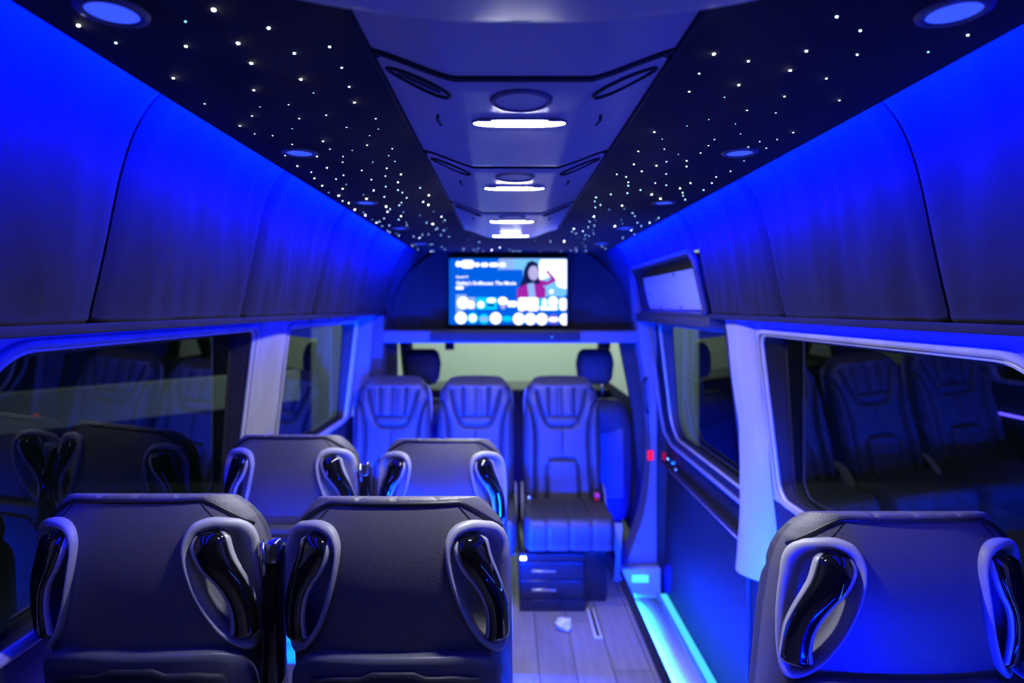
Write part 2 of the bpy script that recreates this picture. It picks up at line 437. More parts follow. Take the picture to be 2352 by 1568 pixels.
# ------------------------------------------------------------------ upholstered coves
PROF = [(-0.05, 0.374), (-0.005, 0.368), (0.030, 0.350), (0.062, 0.315), (0.085, 0.27), (0.102, 0.215), (0.114, 0.16), (0.124, 0.11), (0.137, 0.05), (0.150, -0.005), (0.153, -0.022), (0.160, -0.030)]
PROFS = [(p.x, p.y) for p in smooth_curve([(a, b, 0) for a, b in PROF], 6)]
def cove_panel(side, ya, yb, parent, zmin=-1.0, seed=0, zmax=9):
    edge = XR if side > 0 else -XL
    pr = [p for p in PROFS if zmin <= p[1] <= zmax]
    ny = max(12, int((yb - ya) / 0.012)); nz = len(pr)
    def fn(i, j):
        y = ya + (yb - ya) * i / (ny - 1)
        ox, oz = pr[j]
        a = pr[max(j - 1, 0)]; b = pr[min(j + 1, nz - 1)]
        tx, tz = b[0] - a[0], b[1] - a[1]; L = math.hypot(tx, tz) or 1
        nx_, nz_ = tz / L, -tx / L          # points inward / down
        d = min(y - ya, yb - y)
        puff = 0.014 * (1 - math.exp(-(d / 0.012) ** 2)) - 0.014
        fold = noise.noise(Vector((y * 9 + seed, oz * 2.2, seed * 3.1))) * 0.009 + noise.noise(Vector((y * 22 + oz * 6, oz * 5, seed))) * 0.0035
        fold *= min(1, d / 0.05)
        m = puff + fold
        return (side * (edge + ox + nx_ * m), y, E + oz + nz_ * m)
    o = link('cove_panel', *grid(fn, ny, nz), SUEDE, parent)
    return o

def wall_plane(side, ya, yb, z0, z1, m, name, parent=None, off=0.0, n=12):
    def fn(i, j):
        z = z0 + (z1 - z0) * j / (n - 1)
        return (side * (wx(z) + off), ya + (yb - ya) * i, z)
    return link(name, *grid(fn, 2, n), m, parent)

def rrect(y0, y1, z0, z1, r, n=10):
    """corner radii r = (rear-top, front-top, front-bottom, rear-bottom)"""
    out = []
    for (cy, cz, a0, rr) in ((y1 - r[1], z1 - r[1], 0, r[1]), (y0 + r[0], z1 - r[0], 90, r[0]), (y0 + r[3], z0 + r[3], 180, r[3]), (y1 - r[2], z0 + r[2], 270, r[2])):
        for i in range(n + 1):
            a = math.radians(a0 + 90 * i / n)
            out.append((cy + rr * math.cos(a), cz + rr * math.sin(a)))
    return out

def hole_panel(side, rect, hole, name, m, parent, off=0.0, rings=8):
    ya, yb, za, zb = rect
    cy = sum(p[0] for p in hole) / len(hole); cz = sum(p[1] for p in hole) / len(hole)
    outer = []
    for (y, z) in hole:
        dy, dz = y - cy, z - cz
        ks = []
        if dy > 1e-9: ks.append((yb - cy) / dy)
        if dy < -1e-9: ks.append((ya - cy) / dy)
        if dz > 1e-9: ks.append((zb - cz) / dz)
        if dz < -1e-9: ks.append((za - cz) / dz)
        q = min(ks); outer.append([cy + dy * q, cz + dz * q])
    for c in ((ya, za), (ya, zb), (yb, za), (yb, zb)):
        i = min(range(len(outer)), key=lambda i: (outer[i][0] - c[0]) ** 2 + (outer[i][1] - c[1]) ** 2)
        outer[i] = list(c)
    n = len(hole)
    def fn(i, j):
        t = j / (rings - 1)
        y = hole[i][0] * (1 - t) + outer[i][0] * t; z = hole[i][1] * (1 - t) + outer[i][1] * t
        return (side * (wx(z) + off), y, z)
    return link(name, *grid(fn, n, rings, True), m, parent)

def side_window(side, name, hole, label, off=0.0):
    root = struct(empty(name)); tag(root, label)
    n = len(hole)
    def loop(o_, sc=1.0, shift=0.0):
        cy = sum(p[0] for p in hole) / n; cz = sum(p[1] for p in hole) / n
        res = []
        for (y, z) in hole:
            d = Vector((y - cy, z - cz)); L = d.length
            y2 = y + shift * d.x / L; z2 = z + shift * d.y / L
            res.append((side * ((wx(z2) + off + o_) if o_ < 0.02 else 0.842 + o_ + off + 0.06 * (E - 0.35 - z2)), y2, z2))
        return res
    MB().tube(loop(-0.004, shift=0.016), 0.009, True, 8).build('fabric_roll', FABRIC, root)
    MB().tube(loop(0.001, shift=0.000), 0.0065, True, 8).build('gasket', SILVER, root)
    A = loop(0.0); B = loop(0.045, shift=-0.006); C = loop(0.046, shift=-0.035)
    link('reveal', A + B, [(i, (i + 1) % n, n + (i + 1) % n, n + i) for i in range(n)], DARKPL, root)
    link('black_border', B + C, [(i, (i + 1) % n, n + (i + 1) % n, n + i) for i in range(n)], RUBBER, root)
    P = loop(0.047, shift=0.0)
    c = Vector((0, 0, 0))
    for p in P: c += Vector(p) / n
    link('glass_pane', [tuple(c)] + P, [((0, 1 + i, 1 + (i + 1) % n) if side < 0 else (0, 1 + (i + 1) % n, 1 + i)) for i in range(n)], GLASS, root)
    return root

wall_l = struct(empty('wall_left')); tag(wall_l, 'left side wall with dark suede cove above pale window trim')
wall_r = struct(empty('wall_right')); tag(wall_r, 'right side wall with dark suede cove above pale window trim')
for side, par, seams in ((-1, wall_l, [Y0, 0.40, 1.0, 1.56, 2.13, 2.75, 3.45]), (1, wall_r, [Y0, 0.42, 1.03, 1.63, 2.20])):
    for q, (a, b) in enumerate(zip(seams, seams[1:])):
        cove_panel(side, a + 0.0035, b - 0.0035, par, seed=q * 1.7 + side)
    # dark backing behind the seams
    edge = XR if side > 0 else -XL
    pr = [(p[0] + 0.017, p[1] + 0.005) for p in PROFS]
    yend = 3.5 if side < 0 else 2.2
    link('cove_backing', *grid(lambda i, j: (side * (edge + pr[j][0]), Y0 + (yend - Y0) * i, E + pr[j][1]), 2, len(pr)), SEAMBLK, par)
    zb = E + PROF[-1][1]
    xa = edge + PROF[-1][0]
    link('cove_soffit', [(side * (xa - 0.012), Y0, zb), (side * (wx(zb) + 0.01), Y0, zb - 0.001), (side * (wx(zb) + 0.01), yend, zb - 0.001), (side * (xa - 0.012), yend, zb)], [(0, 1, 2, 3)], SEAMBLK, par)
    x_ = xa + 0.022
    MB().box(min(side * (xa - 0.012), side * (xa - 0.006)), max(side * (xa - 0.012), side * (xa - 0.006)), Y0, yend, zb - 0.012, zb + 0.004, 0.002).build('cove_lip', SUEDE, par)
    MB().box(min(side * x_, side * (x_ + 0.006)), max(side * x_, side * (x_ + 0.006)), 0.1, yend - 0.05, zb - 0.004, zb - 0.001).build('led_strip', LEDH, par, False)
# cove above the sliding door: only its upper part, then a framed bright panel
cove_panel(1, 2.203, 3.45, wall_r, zmin=0.2, seed=9.3)

ZT = E - 0.030
zs = E - 0.62
# left wall
wall_plane(-1, Y0, 0.86, zs, ZT, FABRIC, 'rear_quarter', wall_l)
H1 = rrect(0.93, 1.96, E - 0.60, E - 0.072, (0.115, 0.035, 0.06, 0.08))
hole_panel(-1, (0.86, 2.12, zs, ZT), H1, 'window_surround', HEADER, wall_l)
side_window(-1, 'window_1', H1, 'large tinted window behind the near left seats')
H2 = rrect(2.27, 3.30, E - 0.60, E - 0.078, (0.03, 0.03, 0.05, 0.05))
hole_panel(-1, (2.12, 3.45, zs, ZT), H2, 'window_surround', HEADER, wall_l)
w2 = side_window(-1, 'window_2', H2, 'tinted window beyond the pale left pillar')
wall_plane(-1, Y0, 3.55, 0.0, zs, DOORPL, 'lower_lining', wall_l)
# right wall
wall_plane(1, Y0, 0.82, zs, ZT, FABRIC, 'rear_quarter', wall_r)
H3 = rrect(0.875, 1.92, E - 0.60, E - 0.085, (0.13, 0.04, 0.06, 0.08))
hole_panel(1, (0.82, 2.2, zs, ZT), H3, 'window_surround', HEADER, wall_r)
side_window(1, 'window_3', H3, 'large tinted window behind the near right seat')
wall_plane(1, Y0, 2.2, 0.0, zs, DOORPL, 'lower_lining', wall_r)
# padded pillars
def pillar(side, ya, yb, z0, z1, parent, bulge, label, lowk=0.12):
    def fn(i, j):
        t = i / 24; z = z0 + (z1 - z0) * j / 40
        y = ya + (yb - ya) * t
        flare = 0.0
        low = max(0.0, (E - 0.42 - z)) * lowk
        b = bulge * (math.sin(math.pi * t) ** 0.6) + 0.002 + 0.004 * noise.noise(Vector((y * 14, z * 7, side)))
        return (side * (wx(z) - b - low * math.sin(math.pi * t)), y, z)
    return tag(link('pillar_trim', *grid(fn, 25, 41), FABRIC, parent), label)
pillar(-1, 1.99, 2.235, E - 0.46, ZT - 0.012, wall_l, 0.030, 'pale suede pillar', 0.0)
pillar(1, 1.965, 2.195, E - 0.9, ZT - 0.012, wall_r, 0.032, 'pale suede pillar')
MB().tube([(wx(E - 0.03 - 0.06 * i) - 0.004, 2.203, E - 0.03 - 0.06 * i) for i in range(24)], 0.010).build('door_seal', RUBBER, wall_r)
for i in range(3):
    MB().tube([(-(wx(ZT - 0.02) - 0.006), 2.5 + 0.28 * i, ZT - 0.022), (-(wx(ZT - 0.02) + 0.004), 2.5 + 0.28 * i, ZT - 0.022)], 0.007).build('trim_clip', DARKPL, wall_l)
# accent strips along both walls
MB().tube([(0.862, 0.25, E - 0.845), (0.862, 1.95, E - 0.845), (0.862, 2.13, E - 0.84)], 0.006).build('accent_strip', emit('blue accent led', (0.05, 0.20, 1.0), 22.0), wall_r)
MB().tube([(-0.868, 2.92, E - 0.74), (-0.868, 3.12, E - 0.79), (-0.868, 3.38, E - 0.79)], 0.006).build('accent_strip', emit('violet accent led', (0.06, 0.045, 1.0), LED_WALL), wall_l)
MB().tube([(-0.868, 1.15, E - 0.80), (-0.868, 1.72, E - 0.80)], 0.006).build('accent_strip', MATS['violet accent led'], wall_l)
wall_b = struct(MB().box(-0.95, 0.95, Y0 - 0.05, Y0, -0.05, ZC + 0.06).build('wall_rear', DARKPL, smooth=False))

# ------------------------------------------------------------------ sliding door
door = struct(empty('door_1')); tag(door, 'sliding door with a tinted window and dark lower panel')
YD0, YD1 = 2.2, 3.44
HD = rrect(2.16, 3.33, E - 0.70, E - 0.085, (0.03, 0.05, 0.16, 0.03))
hole_panel(1, (2.1, YD1, E - 0.86, E - 0.03), HD, 'window_frame', RUBBER, door, off=0.035)
wd = side_window(1, 'tmpw', HD, 'x', off=0.035)
for c in list(wd.children):
    if c.name.startswith(('fabric_roll',)): bpy.data.objects.remove(c)
    else:
        c.parent = door
bpy.data.objects.remove(wd)
def fn(i, j):
    z = E - 0.86 - (1.6 - 0.86) * j / 10
    return (0.918 - 0.02 * (j / 10), YD0 - 0.2 + (YD1 - YD0 + 0.2) * i, z)
link('lower_panel', *grid(fn, 2, 11), DOORPL, door)
MB().box(0.875, 0.925, 2.1, YD1, E - 0.865, E - 0.85, 0.004).build('belt_ledge', RUBBER, door)
MB().tube([(0.872, 2.1, E - 0.868), (0.872, YD1, E - 0.868)], 0.0035).build('trim_line', mat('bronze trim', (0.30, 0.24, 0.22), 0.35, metal=0.5), door)
MB().tube([(0.862, 2.1, E - 0.715), (0.862, 3.15, E - 0.715), (0.856, 3.27, E - 0.67), (0.85, 3.345, E - 0.56), (0.80, 3.35, E - 0.11)], 0.009).build('window_bead', PILLARPL, door)
MB().box(0.83, 0.868, 2.15, 3.36, E - 0.098, E - 0.080, 0.004).build('head_rail', PILLARPL, door)
for yy, zz, m in ((3.22, E - 0.80, mat('chrome knob', (0.7, 0.8, 0.7), 0.15, metal=1)), (3.13, E - 0.80, mat('teal knob', (0.1, 0.6, 0.6), 0.2, metal=0.6)), (3.08, E - 0.82, STEEL)):
    MB().tube([(0.874, yy, zz), (0.855, yy, zz)], [0.010, 0.008]).build('latch_knob', m, door)
# framed bright panel above the door
head = empty('door_head_cover', (0, 0, 0))
tag(head, 'bright blue-lit painted cover panel in a dark frame above the sliding door', 'cover panel')
def coveX(zrel):
    best = min(PROFS, key=lambda p: abs(p[1] - zrel)); return XR + best[0]
fl = []
for (y, z) in rrect(2.235, 3.30, -0.028, 0.205, (0.06, 0.03, 0.02, 0.02)):
    fl.append((coveX(z) + 0.0, y, E + z))
MB().tube(fl, 0.015, True, 8).build('frame', DARKPL, head)
n = len(fl)
outer = []
link('frame_recess', fl + [(p[0] + 0.05, p[1], p[2]) for p in fl], [(i, (i + 1) % n, n + (i + 1) % n, n + i) for i in range(n)], SEAMBLK, head)
link('recess_back', [(coveX(0.2) + 0.055, 2.2, E + 0.21), (coveX(0.2) + 0.055, 3.36, E + 0.21), (coveX(-0.028) + 0.055, 3.36, E - 0.03), (coveX(-0.028) + 0.055, 2.2, E - 0.03)], [(0, 1, 2, 3)], SEAMBLK, head, False)
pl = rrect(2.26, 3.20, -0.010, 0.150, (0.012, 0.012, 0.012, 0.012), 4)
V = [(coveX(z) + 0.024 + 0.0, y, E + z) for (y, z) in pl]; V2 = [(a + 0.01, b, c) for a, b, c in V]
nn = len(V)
link('cover_plate', V + V2, [tuple(range(nn))] + [(i, (i + 1) % nn, nn + (i + 1) % nn, nn + i) for i in range(nn)], BLUECASTPL, head, False)
for (y, z) in ((2.32, 0.0), (2.62, 0.0), (2.95, 0.0), (2.62, 0.14), (3.12, 0.07)):
    MB().tube([(coveX(z) + 0.020, y, E + z), (coveX(z) + 0.026, y, E + z)], 0.006).build('screw_head', DARKPL, head)
MB().box(coveX(-0.028) - 0.01, 0.86, 2.2, 3.42, E - 0.078, E - 0.032, 0.006).build('door_rail', DARKPL, head)

# ------------------------------------------------------------------ bulkhead, television, soundbar
front = struct(empty('wall_front')); tag(front, 'dark bulkhead over the opening to the driver cab')
ZBB = E - 0.205
bh = MB()
outl = [(-0.90, ZBB + 0.05), (-0.90, ZC + 0.08), (0.92, ZC + 0.08), (0.92, ZBB + 0.05)]
n = len(outl)
bh.add([(x, 3.56, z) for x, z in outl] + [(x, 3.70, z) for x, z in outl], [tuple(range(n))] + [(i, (i + 1) % n, n + (i + 1) % n, n + i) for i in range(n)])
bh.build('bulkhead_panel', CEILSUEDE, front, False)
MB().box(-0.74, 0.76, 3.47, 3.72, ZBB, ZBB + 0.072, 0.010).build('shelf', mat('shelf vinyl', (0.11, 0.11, 0.125), 0.55), front)
for s, xo in ((-1, 0.0), (1, 0.055)):
    arch = smooth_curve([(s * 0.655 + xo, 3.555, E - 0.10), (s * 0.64 + xo, 3.552, E + 0.05), (s * 0.58 + xo, 3.55, E + 0.17), (s * 0.47 + xo, 3.548, E + 0.27), (s * 0.40 + xo, 3.546, ZC)], 6)
    MB().tube(arch, 0.010).build('arch_welt', SUEDE, front)
MB().box(0.36, 0.84, 3.60, 3.63, -0.19, -0.17, 0.002).build('led_strip', LEDR, front, False)
MB().box(-0.84, -0.36, 3.60, 3.63, -0.19, -0.17, 0.002).build('led_strip', LEDR, front, False)
tv = empty('television', (0.018, 3.50, E + 0.09))
tag(tv, 'wide flat television showing a streaming home page on the bulkhead', 'television')
TW, TH = 0.345, 0.196
MB().box(-TW, TW, 0.0, 0.045, -TH, TH, 0.006).build('casing', TVBLK, tv)
def scr(u, v):      # zoomed screen pixels of the home page -> metres on the screen
    return ((u - 1162.5) / 1915 * 2 * (TW - 0.006), -(v - 677.5) / 1055 * 2 * (TH - 0.006))
SCM = [emit('screen blue', (0.0, 0.12, 0.80), SCREEN), emit('screen white', (0.95, 0.97, 1.0), 1.6), emit('screen sky', (0.18, 0.55, 1.0), 1.1), emit('screen cyan', (0.0, 0.62, 1.0), 1.1),
       emit('screen magenta', (0.42, 0.02, 0.45), 0.9), emit('screen hair', (0.01, 0.02, 0.16), 0.6), emit('screen violet', (0.16, 0.10, 0.85), 1.0), emit('screen skin', (0.55, 0.52, 0.95), 0.9), emit('screen deep', (0.0, 0.06, 0.46), 0.9), emit('screen pale', (0.30, 0.50, 1.0), 1.0)]
scrV, scrF, scrM = [], [], []
lay = [0.0]
def poly(pts, m):
    lay[0] += 0.00002
    b = len(scrV)
    for (u, v) in pts:
        x, z = scr(u, v); scrV.append((x, -0.0006 - lay[0], z))
    scrF.append(tuple(range(b, b + len(pts)))); scrM.append(m)
def rr_(x0, x1, y0, y1, r, m):
    P = [(a, b) for a, b in rrect(x0, x1, y0, y1, (r, r, r, r), 5)]; poly(P[::-1], m)
def circ(cx, cy, r, m, r2=None):
    poly([(cx + r * math.cos(2 * math.pi * i / 28), cy + (r2 or r) * math.sin(2 * math.pi * i / 28)) for i in range(28)], m)
rr_(205, 2120, 150, 1205, 25, 0)
rr_(1000, 2112, 155, 400, 40, 9); rr_(1250, 2112, 160, 760, 60, 2); rr_(1000, 1400, 330, 800, 30, 0)
poly([(1690, 170), (2110, 170), (2110, 640), (1960, 600), (1900, 420), (1680, 500), (1640, 330)], 1)
poly([(1480, 210), (1560, 185), (1640, 230), (1670, 330), (1660, 480), (1700, 600), (1620, 660), (1330, 640), (1400, 470), (1420, 330)], 5)
circ(1575, 385, 85, 7, 115)
poly([(1300, 790), (1310, 640), (1440, 560), (1660, 560), (1770, 620), (1770, 790)], 4)
poly([(1470, 560), (1580, 540), (1610, 780), (1500, 780)], 9)
poly([(1660, 480), (1800, 520), (1860, 470), (1770, 360), (1800, 330), (1950, 505), (1800, 580), (1700, 600)], 4)
circ(1865, 680, 33, 1)
circ(355, 243, 45, 1); rr_(395, 615, 180, 310, 60, 1)
for a, b in ((622, 700), (720, 840), (858, 1003), (1022, 1122)): rr_(a, b, 222, 286, 28, 1)
rr_(312, 440, 598, 645, 20, 1); rr_(315, 495, 728, 768, 16, 9); rr_(312, 425, 970, 1005, 14, 9)
rr_(315, 635, 770, 965, 20, 9); circ(430, 860, 95, 1); circ(560, 890, 60, 1)
rr_(650, 980, 770, 965, 20, 3); circ(720, 890, 55, 1); circ(890, 820, 75, 1, 40); rr_(820, 940, 875, 920, 10, 8)
circ(1075, 830, 80, 1, 65); rr_(1150, 1310, 832, 925, 30, 1); circ(1080, 920, 40, 7)
rr_(1325, 1655, 775, 990, 40, 1); rr_(1420, 1490, 970, 990, 8, 4)
rr_(1670, 1985, 785, 980, 20, 3); circ(1750, 860, 35, 1, 70); circ(1890, 840, 80, 1); rr_(1680, 1960, 915, 975, 20, 1); rr_(1995, 2110, 785, 980, 40, 1)
circ(398, 1100, 95, 1); circ(588, 1102, 88, 3); circ(588, 1102, 62, 1); circ(770, 1115, 82, 3); rr_(700, 845, 1085, 1150, 30, 9)
circ(960, 1105, 94, 1); rr_(1072, 1222, 1070, 1155, 30, 3); circ(1335, 1115, 95, 1); circ(1522, 1118, 94, 1); circ(1708, 1120, 94, 1)
circ(1897, 1122, 86, 6); rr_(1822, 1972, 1088, 1160, 35, 1)
poly([(2110, 1030), (2110, 1215), (2040, 1210), (1990, 1150), (1990, 1090), (2040, 1035)], 1)
so = link('screen', scrV, scrF, SCM, tv, False)
so.data.polygons.foreach_set('material_index', scrM)
def screen_text(txt, u, v, size, width):
    cu = bpy.data.curves.new('caption', 'FONT'); cu.body = txt; cu.size = size; cu.resolution_u = 2; cu.offset = 0.0006
    ob = bpy.data.objects.new('caption', cu); COL.objects.link(ob)
    bpy.context.view_layer.update()
    me = bpy.data.meshes.new_from_object(ob.evaluated_get(bpy.context.evaluated_depsgraph_get()))
    wdt = ob.dimensions.x
    bpy.data.objects.remove(ob)
    me.materials.clear(); me.materials.append(SCM[1])
    o = bpy.data.objects.new('caption', me); COL.objects.link(o); o.parent = so
    x, z = scr(u, v)
    o.location = (x, -0.0025, z); o.rotation_euler = (math.pi / 2, 0, 0)
    k = (width / 1915 * 2 * TW) / wdt
    o.scale = (k, k, 1)
screen_text("Gabby's Dollhouse: The Movie", 318, 572, 0.024, 955)
screen_text("Google TV", 318, 462, 0.018, 195)
sb = empty('soundbar', (0.0, 3.45, ZBB + 0.012))
tag(sb, 'slim dark soundbar on the shelf under the television', 'soundbar')
MB().box(-0.42, 0.42, -0.02, 0.019, 0.0, 0.052, 0.008).build('body', mat('soundbar cloth', (0.02, 0.02, 0.024), 0.8), sb)
MB().box(0.26, 0.268, -0.0215, -0.019, 0.02, 0.028, 0.001).build('status_light', emit('status light', (0.05, 0.35, 1.0), 1.5), sb)

# ------------------------------------------------------------------ pillars at the bulkhead
def plate(pts, ya, yb, m, name, parent):
    n = len(pts)
    return link(name, [(x, ya, z) for x, z in pts] + [(x, yb, z) for x, z in pts], [tuple(range(n)), tuple(range(2 * n - 1, n - 1, -1))] + [(i, (i + 1) % n, n + (i + 1) % n, n + i) for i in range(n)], m, parent, False)
def zz(py, Y): return E - (py - 705) / F * Y
def xx(px, Y): return (px - 1160) / F * Y
YP = 3.44
bp = struct(empty('trim_1')); tag(bp, 'blue-lit door pillar beside the sliding door opening')
L = smooth_curve([(1452, 560, 0), (1462, 720, 0), (1472, 810, 0), (1486, 900, 0), (1494, 1000, 0), (1491, 1100, 0), (1473, 1200, 0), (1430, 1305, 0)], 4)
R = [(1508, 1308), (1508, 1000), (1508, 730), (1490, 560)]
plate([(xx(p.x, YP), zz(p.y, YP)) for p in L] + [(xx(a, YP), zz(b, YP)) for a, b in R], YP, YP + 0.14, PILLARPL, 'pillar_cover', bp)
gh = smooth_curve([(xx(1483, YP), YP - 0.005, zz(868, YP)), (xx(1473, YP), YP - 0.045, zz(880, YP)), (xx(1475, YP), YP - 0.045, zz(920, YP)), (xx(1487, YP), YP - 0.005, zz(948, YP))], 6)
MB().tube(gh, 0.009).build('grab_handle', DARKPL, bp)
plate([(xx(a, YP), zz(b, YP)) for a, b in ((1437, 1292), (1455, 1246), (1472, 1246), (1472, 1292))], YP - 0.012, YP + 0.01, PILLARPL, 'vent_cover', bp)
MB().box(xx(1487, YP), xx(1500, YP), YP - 0.008, YP, zz(1056, YP), zz(1034, YP), 0.003).build('red_marker', REDL, bp)
MB().box(0.858, 0.871, 3.30, 3.33, E - 0.83, E - 0.79, 0.003).build('red_marker_reflection', emit('red marker reflection', (1.0, 0.01, 0.2), 0.35), door)  # glowing block stands in for the red marker's reflection in the door trim
lp = struct(empty('trim_2')); tag(lp, 'blue-lit pillar at the left end of the bulkhead')
plate([(-0.855, 0.0), (-0.845, E - 0.45), (-0.80, E - 0.04), (-0.735, E - 0.04), (-0.765, E - 0.45), (-0.80, E - 0.8), (-0.82, 0.0)], 3.40, 3.56, PILLARPL, 'pillar_cover', lp)
plate([(-0.78, 0.0), (-0.765, E - 0.45), (-0.735, E - 0.05), (-0.69, E - 0.05), (-0.70, E - 0.38), (-0.72, 0.0)], 3.46, 3.6, mat('left pillar lining', (0.06, 0.06, 0.07), 0.6), 'pillar_lining', lp)

# ------------------------------------------------------------------ driver cab
plate([(-0.735, 0.2), (-0.735, ZBB + 0.05), (-0.65, ZBB + 0.05), (-0.655, 0.2)], 3.64, 3.70, DARKPL, 'opening_lining', lp)
plate([(0.675, ZBB + 0.05), (0.83, ZBB + 0.05), (0.86, 0.2), (0.80, 0.5), (0.765, E - 0.62), (0.735, E - 0.46)], 3.64, 3.70, DARKPL, 'opening_lining', bp)
plate([(0.83, -0.2), (0.96, -0.2), (0.96, E + 0.25), (0.83, E + 0.25)], 3.50, 3.54, DARKPL, 'opening_lining', bp)
cabs = struct(empty('trim_3')); tag(cabs, 'dark driver cab shell seen through the bulkhead opening')
def cab_side(s, name):
    V = [(s * 0.86, 3.6, -0.1), (s * 0.86, 5.6, -0.1), (s * 0.86, 5.6, E - 0.62), (s * 0.86, 3.6, E - 0.62)]
    link('cab_lining', V, [(0, 1, 2, 3)], DARKPL, cabs, False)
    link('cab_header', [(s * 0.84, 3.6, E - 0.10), (s * 0.84, 5.2, E - 0.10), (s * 0.76, 5.2, E + 0.1), (s * 0.76, 3.6, E + 0.1)], [(0, 1, 2, 3)], DARKPL, cabs, False)
    MB().box(s * 0.85 - 0.02, s * 0.85 + 0.02, 3.6, 4.0, E - 0.62, E - 0.1).build('cab_pillar', DARKPL, cabs, False)
    MB().tube([(s * 0.86, 5.45, E - 0.62), (s * 0.80, 4.75, E + 0.05)], 0.055).build('windscreen_pillar', DARKPL, cabs)
cab_side(-1, 'l'); cab_side(1, 'r')
MB().box(-0.86, 0.86, 3.70, 4.9, E + 0.06, E + 0.1).build('cab_roof', DARKPL, cabs, False)
MB().box(-0.86, 0.86, 3.6, 5.6, -0.25, -0.2).build('cab_floor', DARKPL, cabs, False)
MB().box(-0.86, 0.86, 4.95, 5.5, -0.2, E - 0.66, 0.05).build('dashboard', DARKPL, cabs)
ws = struct(empty('window_4')); tag(ws, 'windscreen with a pale wall beyond it')
link('windscreen_glass', [(-0.86, 5.50, E - 0.66), (0.86, 5.50, E - 0.66), (0.80, 4.80, E + 0.06), (-0.80, 4.80, E + 0.06)], [(0, 1, 2, 3)], CLEAR, ws, False)
mir = empty('rear_view_mirror', (-0.42, 4.62, E - 0.30)); tag(mir, 'small dark mirror near the windscreen beside the left headrest', 'mirror')
MB().box(-0.035, 0.035, -0.01, 0.012, -0.025, 0.03, 0.008).build('mirror_head', DARKPL, mir)
MB().tube([(0, 0.01, 0.02), (0.01, 0.06, 0.10), (0.02, 0.12, 0.25)], 0.006).build('stem', DARKPL, mir)

def cab_seat(x, label):
    r = empty('driver_seat', (x, 4.05, -0.2)); tag(r, label, 'seat', 'front cab seats')
    def sec(t):   # half width by height
        return lerp_tab([(0, .20), (.05, .225), (.35, .245), (.62, .24), (.76, .19), (.80, .13)], t)
    def fn(i, j):
        a = 2 * math.pi * i / 40; t = 0.80 * j / 24
        w = sec(t); d = 0.065 if t < .74 else 0.065 * max(.35, (0.84 - t) / 0.10)
        c, s = math.cos(a), math.sin(a)
        return (w * math.copysign(abs(c) ** .6, c), 0.0 - 0.06 * (1 - t) + d * math.copysign(abs(s) ** .7, s) - 0.05 + 0.16 * (0.8 - t), 0.24 + t)
    V, Fc = grid(fn, 40, 25, True)
    Fc.append(tuple(24 * 40 + i for i in range(40)))
    link('backrest', V, Fc, LEATHERF, r)
    o = MB().box(-0.17, 0.17, -0.105, -0.075, 0.40, 0.86, 0.012).build('back_shell', mat('seat back shell', (0.16, 0.16, 0.18), 0.5), r)
    o.rotation_euler = (0, 0, 0)
    def fh(i, j):
        a = 2 * math.pi * i / 32; t = j / 12
        w = lerp_tab([(0, .085), (.15, .115), (.6, .128), (.9, .112), (1, .085)], t); d = 0.045 * (1 - 0.5 * abs(2 * t - 1) ** 4)
        c, s = math.cos(a), math.sin(a)
        return (w * math.copysign(abs(c) ** .5, c), 0.03 + d * math.copysign(abs(s) ** .7, s), 1.12 + E - 1.44 + 0.0 + 0.235 * t - 0.005)
    V, Fc = grid(fh, 32, 13, True); Fc += [tuple(12 * 32 + i for i in range(32)), tuple(range(31, -1, -1))]
    h = link('headrest', V, Fc, LEATHERF, r); h.location = (0, 0.0, 0.01)
    for s in (-1, 1): MB().tube([(s * 0.05, 0.03, 0.98), (s * 0.05, 0.03, 1.18)], 0.007).build('headrest_post', STEEL, r)
    MB().box(-0.23, 0.23, 0.02, 0.50, 0.22, 0.36, 0.04).build('cushion', LEATHERF, r)
    MB().box(-0.19, 0.19, 0.02, 0.45, 0.0, 0.22, 0.02).build('base', DARKPL, r)
    return r
cs1 = cab_seat(-0.555, 'dark cab seat with headrest behind the left rear-facing seats')
cs2 = cab_seat(0.60, 'dark cab seat with headrest beside the door pillar')

# ------------------------------------------------------------------ outside
gw = struct(MB().box(-2.7, 2.7, 8.5, 8.6, -1.0, 5).build('wall_garage', mat('garage wall paint', (0.52, 0.60, 0.52), 0.9, var=0.05), smooth=False))
tag(gw, 'pale greenish wall outside the windscreen')
gf = struct(MB().box(-6, 6, -3, 8.5, -1.05, -1.0).build('floor_garage', mat('garage concrete', (0.02, 0.026, 0.028), 0.85, var=0.1), smooth=False))
d_ = Vector((-1, -1.02, 0)).normalized(); n_ = Vector((-d_.y, d_.x, 0)) * 0.06; p0 = Vector((-2.3, 6.75, 0)); p1 = p0 + d_ * 5.2
pw_ = struct(link('wall_reflection_band', [p + q + Vector((0, 0, z)) for p in (p0, p1) for q in (n_, -n_) for z in (E - 1.02, E - 0.70)], [(0, 1, 5, 4), (2, 6, 7, 3), (1, 3, 7, 5), (0, 4, 6, 2), (0, 2, 3, 1), (4, 5, 7, 6)], mat('reflection band paint', (0.42, 0.46, 0.34), 0.9), smooth=False))  # made-up low wall standing in for a pale reflection in the left windows
tag(pw_, 'made-up pale low rail standing in for a reflected band in the left windows')
gl = bpy.data.lights.new('garage_light', 'AREA'); gl.energy = 260; gl.size = 3.0; gl.color = (0.86, 1.0, 0.93)
glo = bpy.data.objects.new('garage_light', gl); COL.objects.link(glo); glo.location = (0.3, 6.9, 3.6); glo.rotation_euler = (math.radians(28), 0, 0)

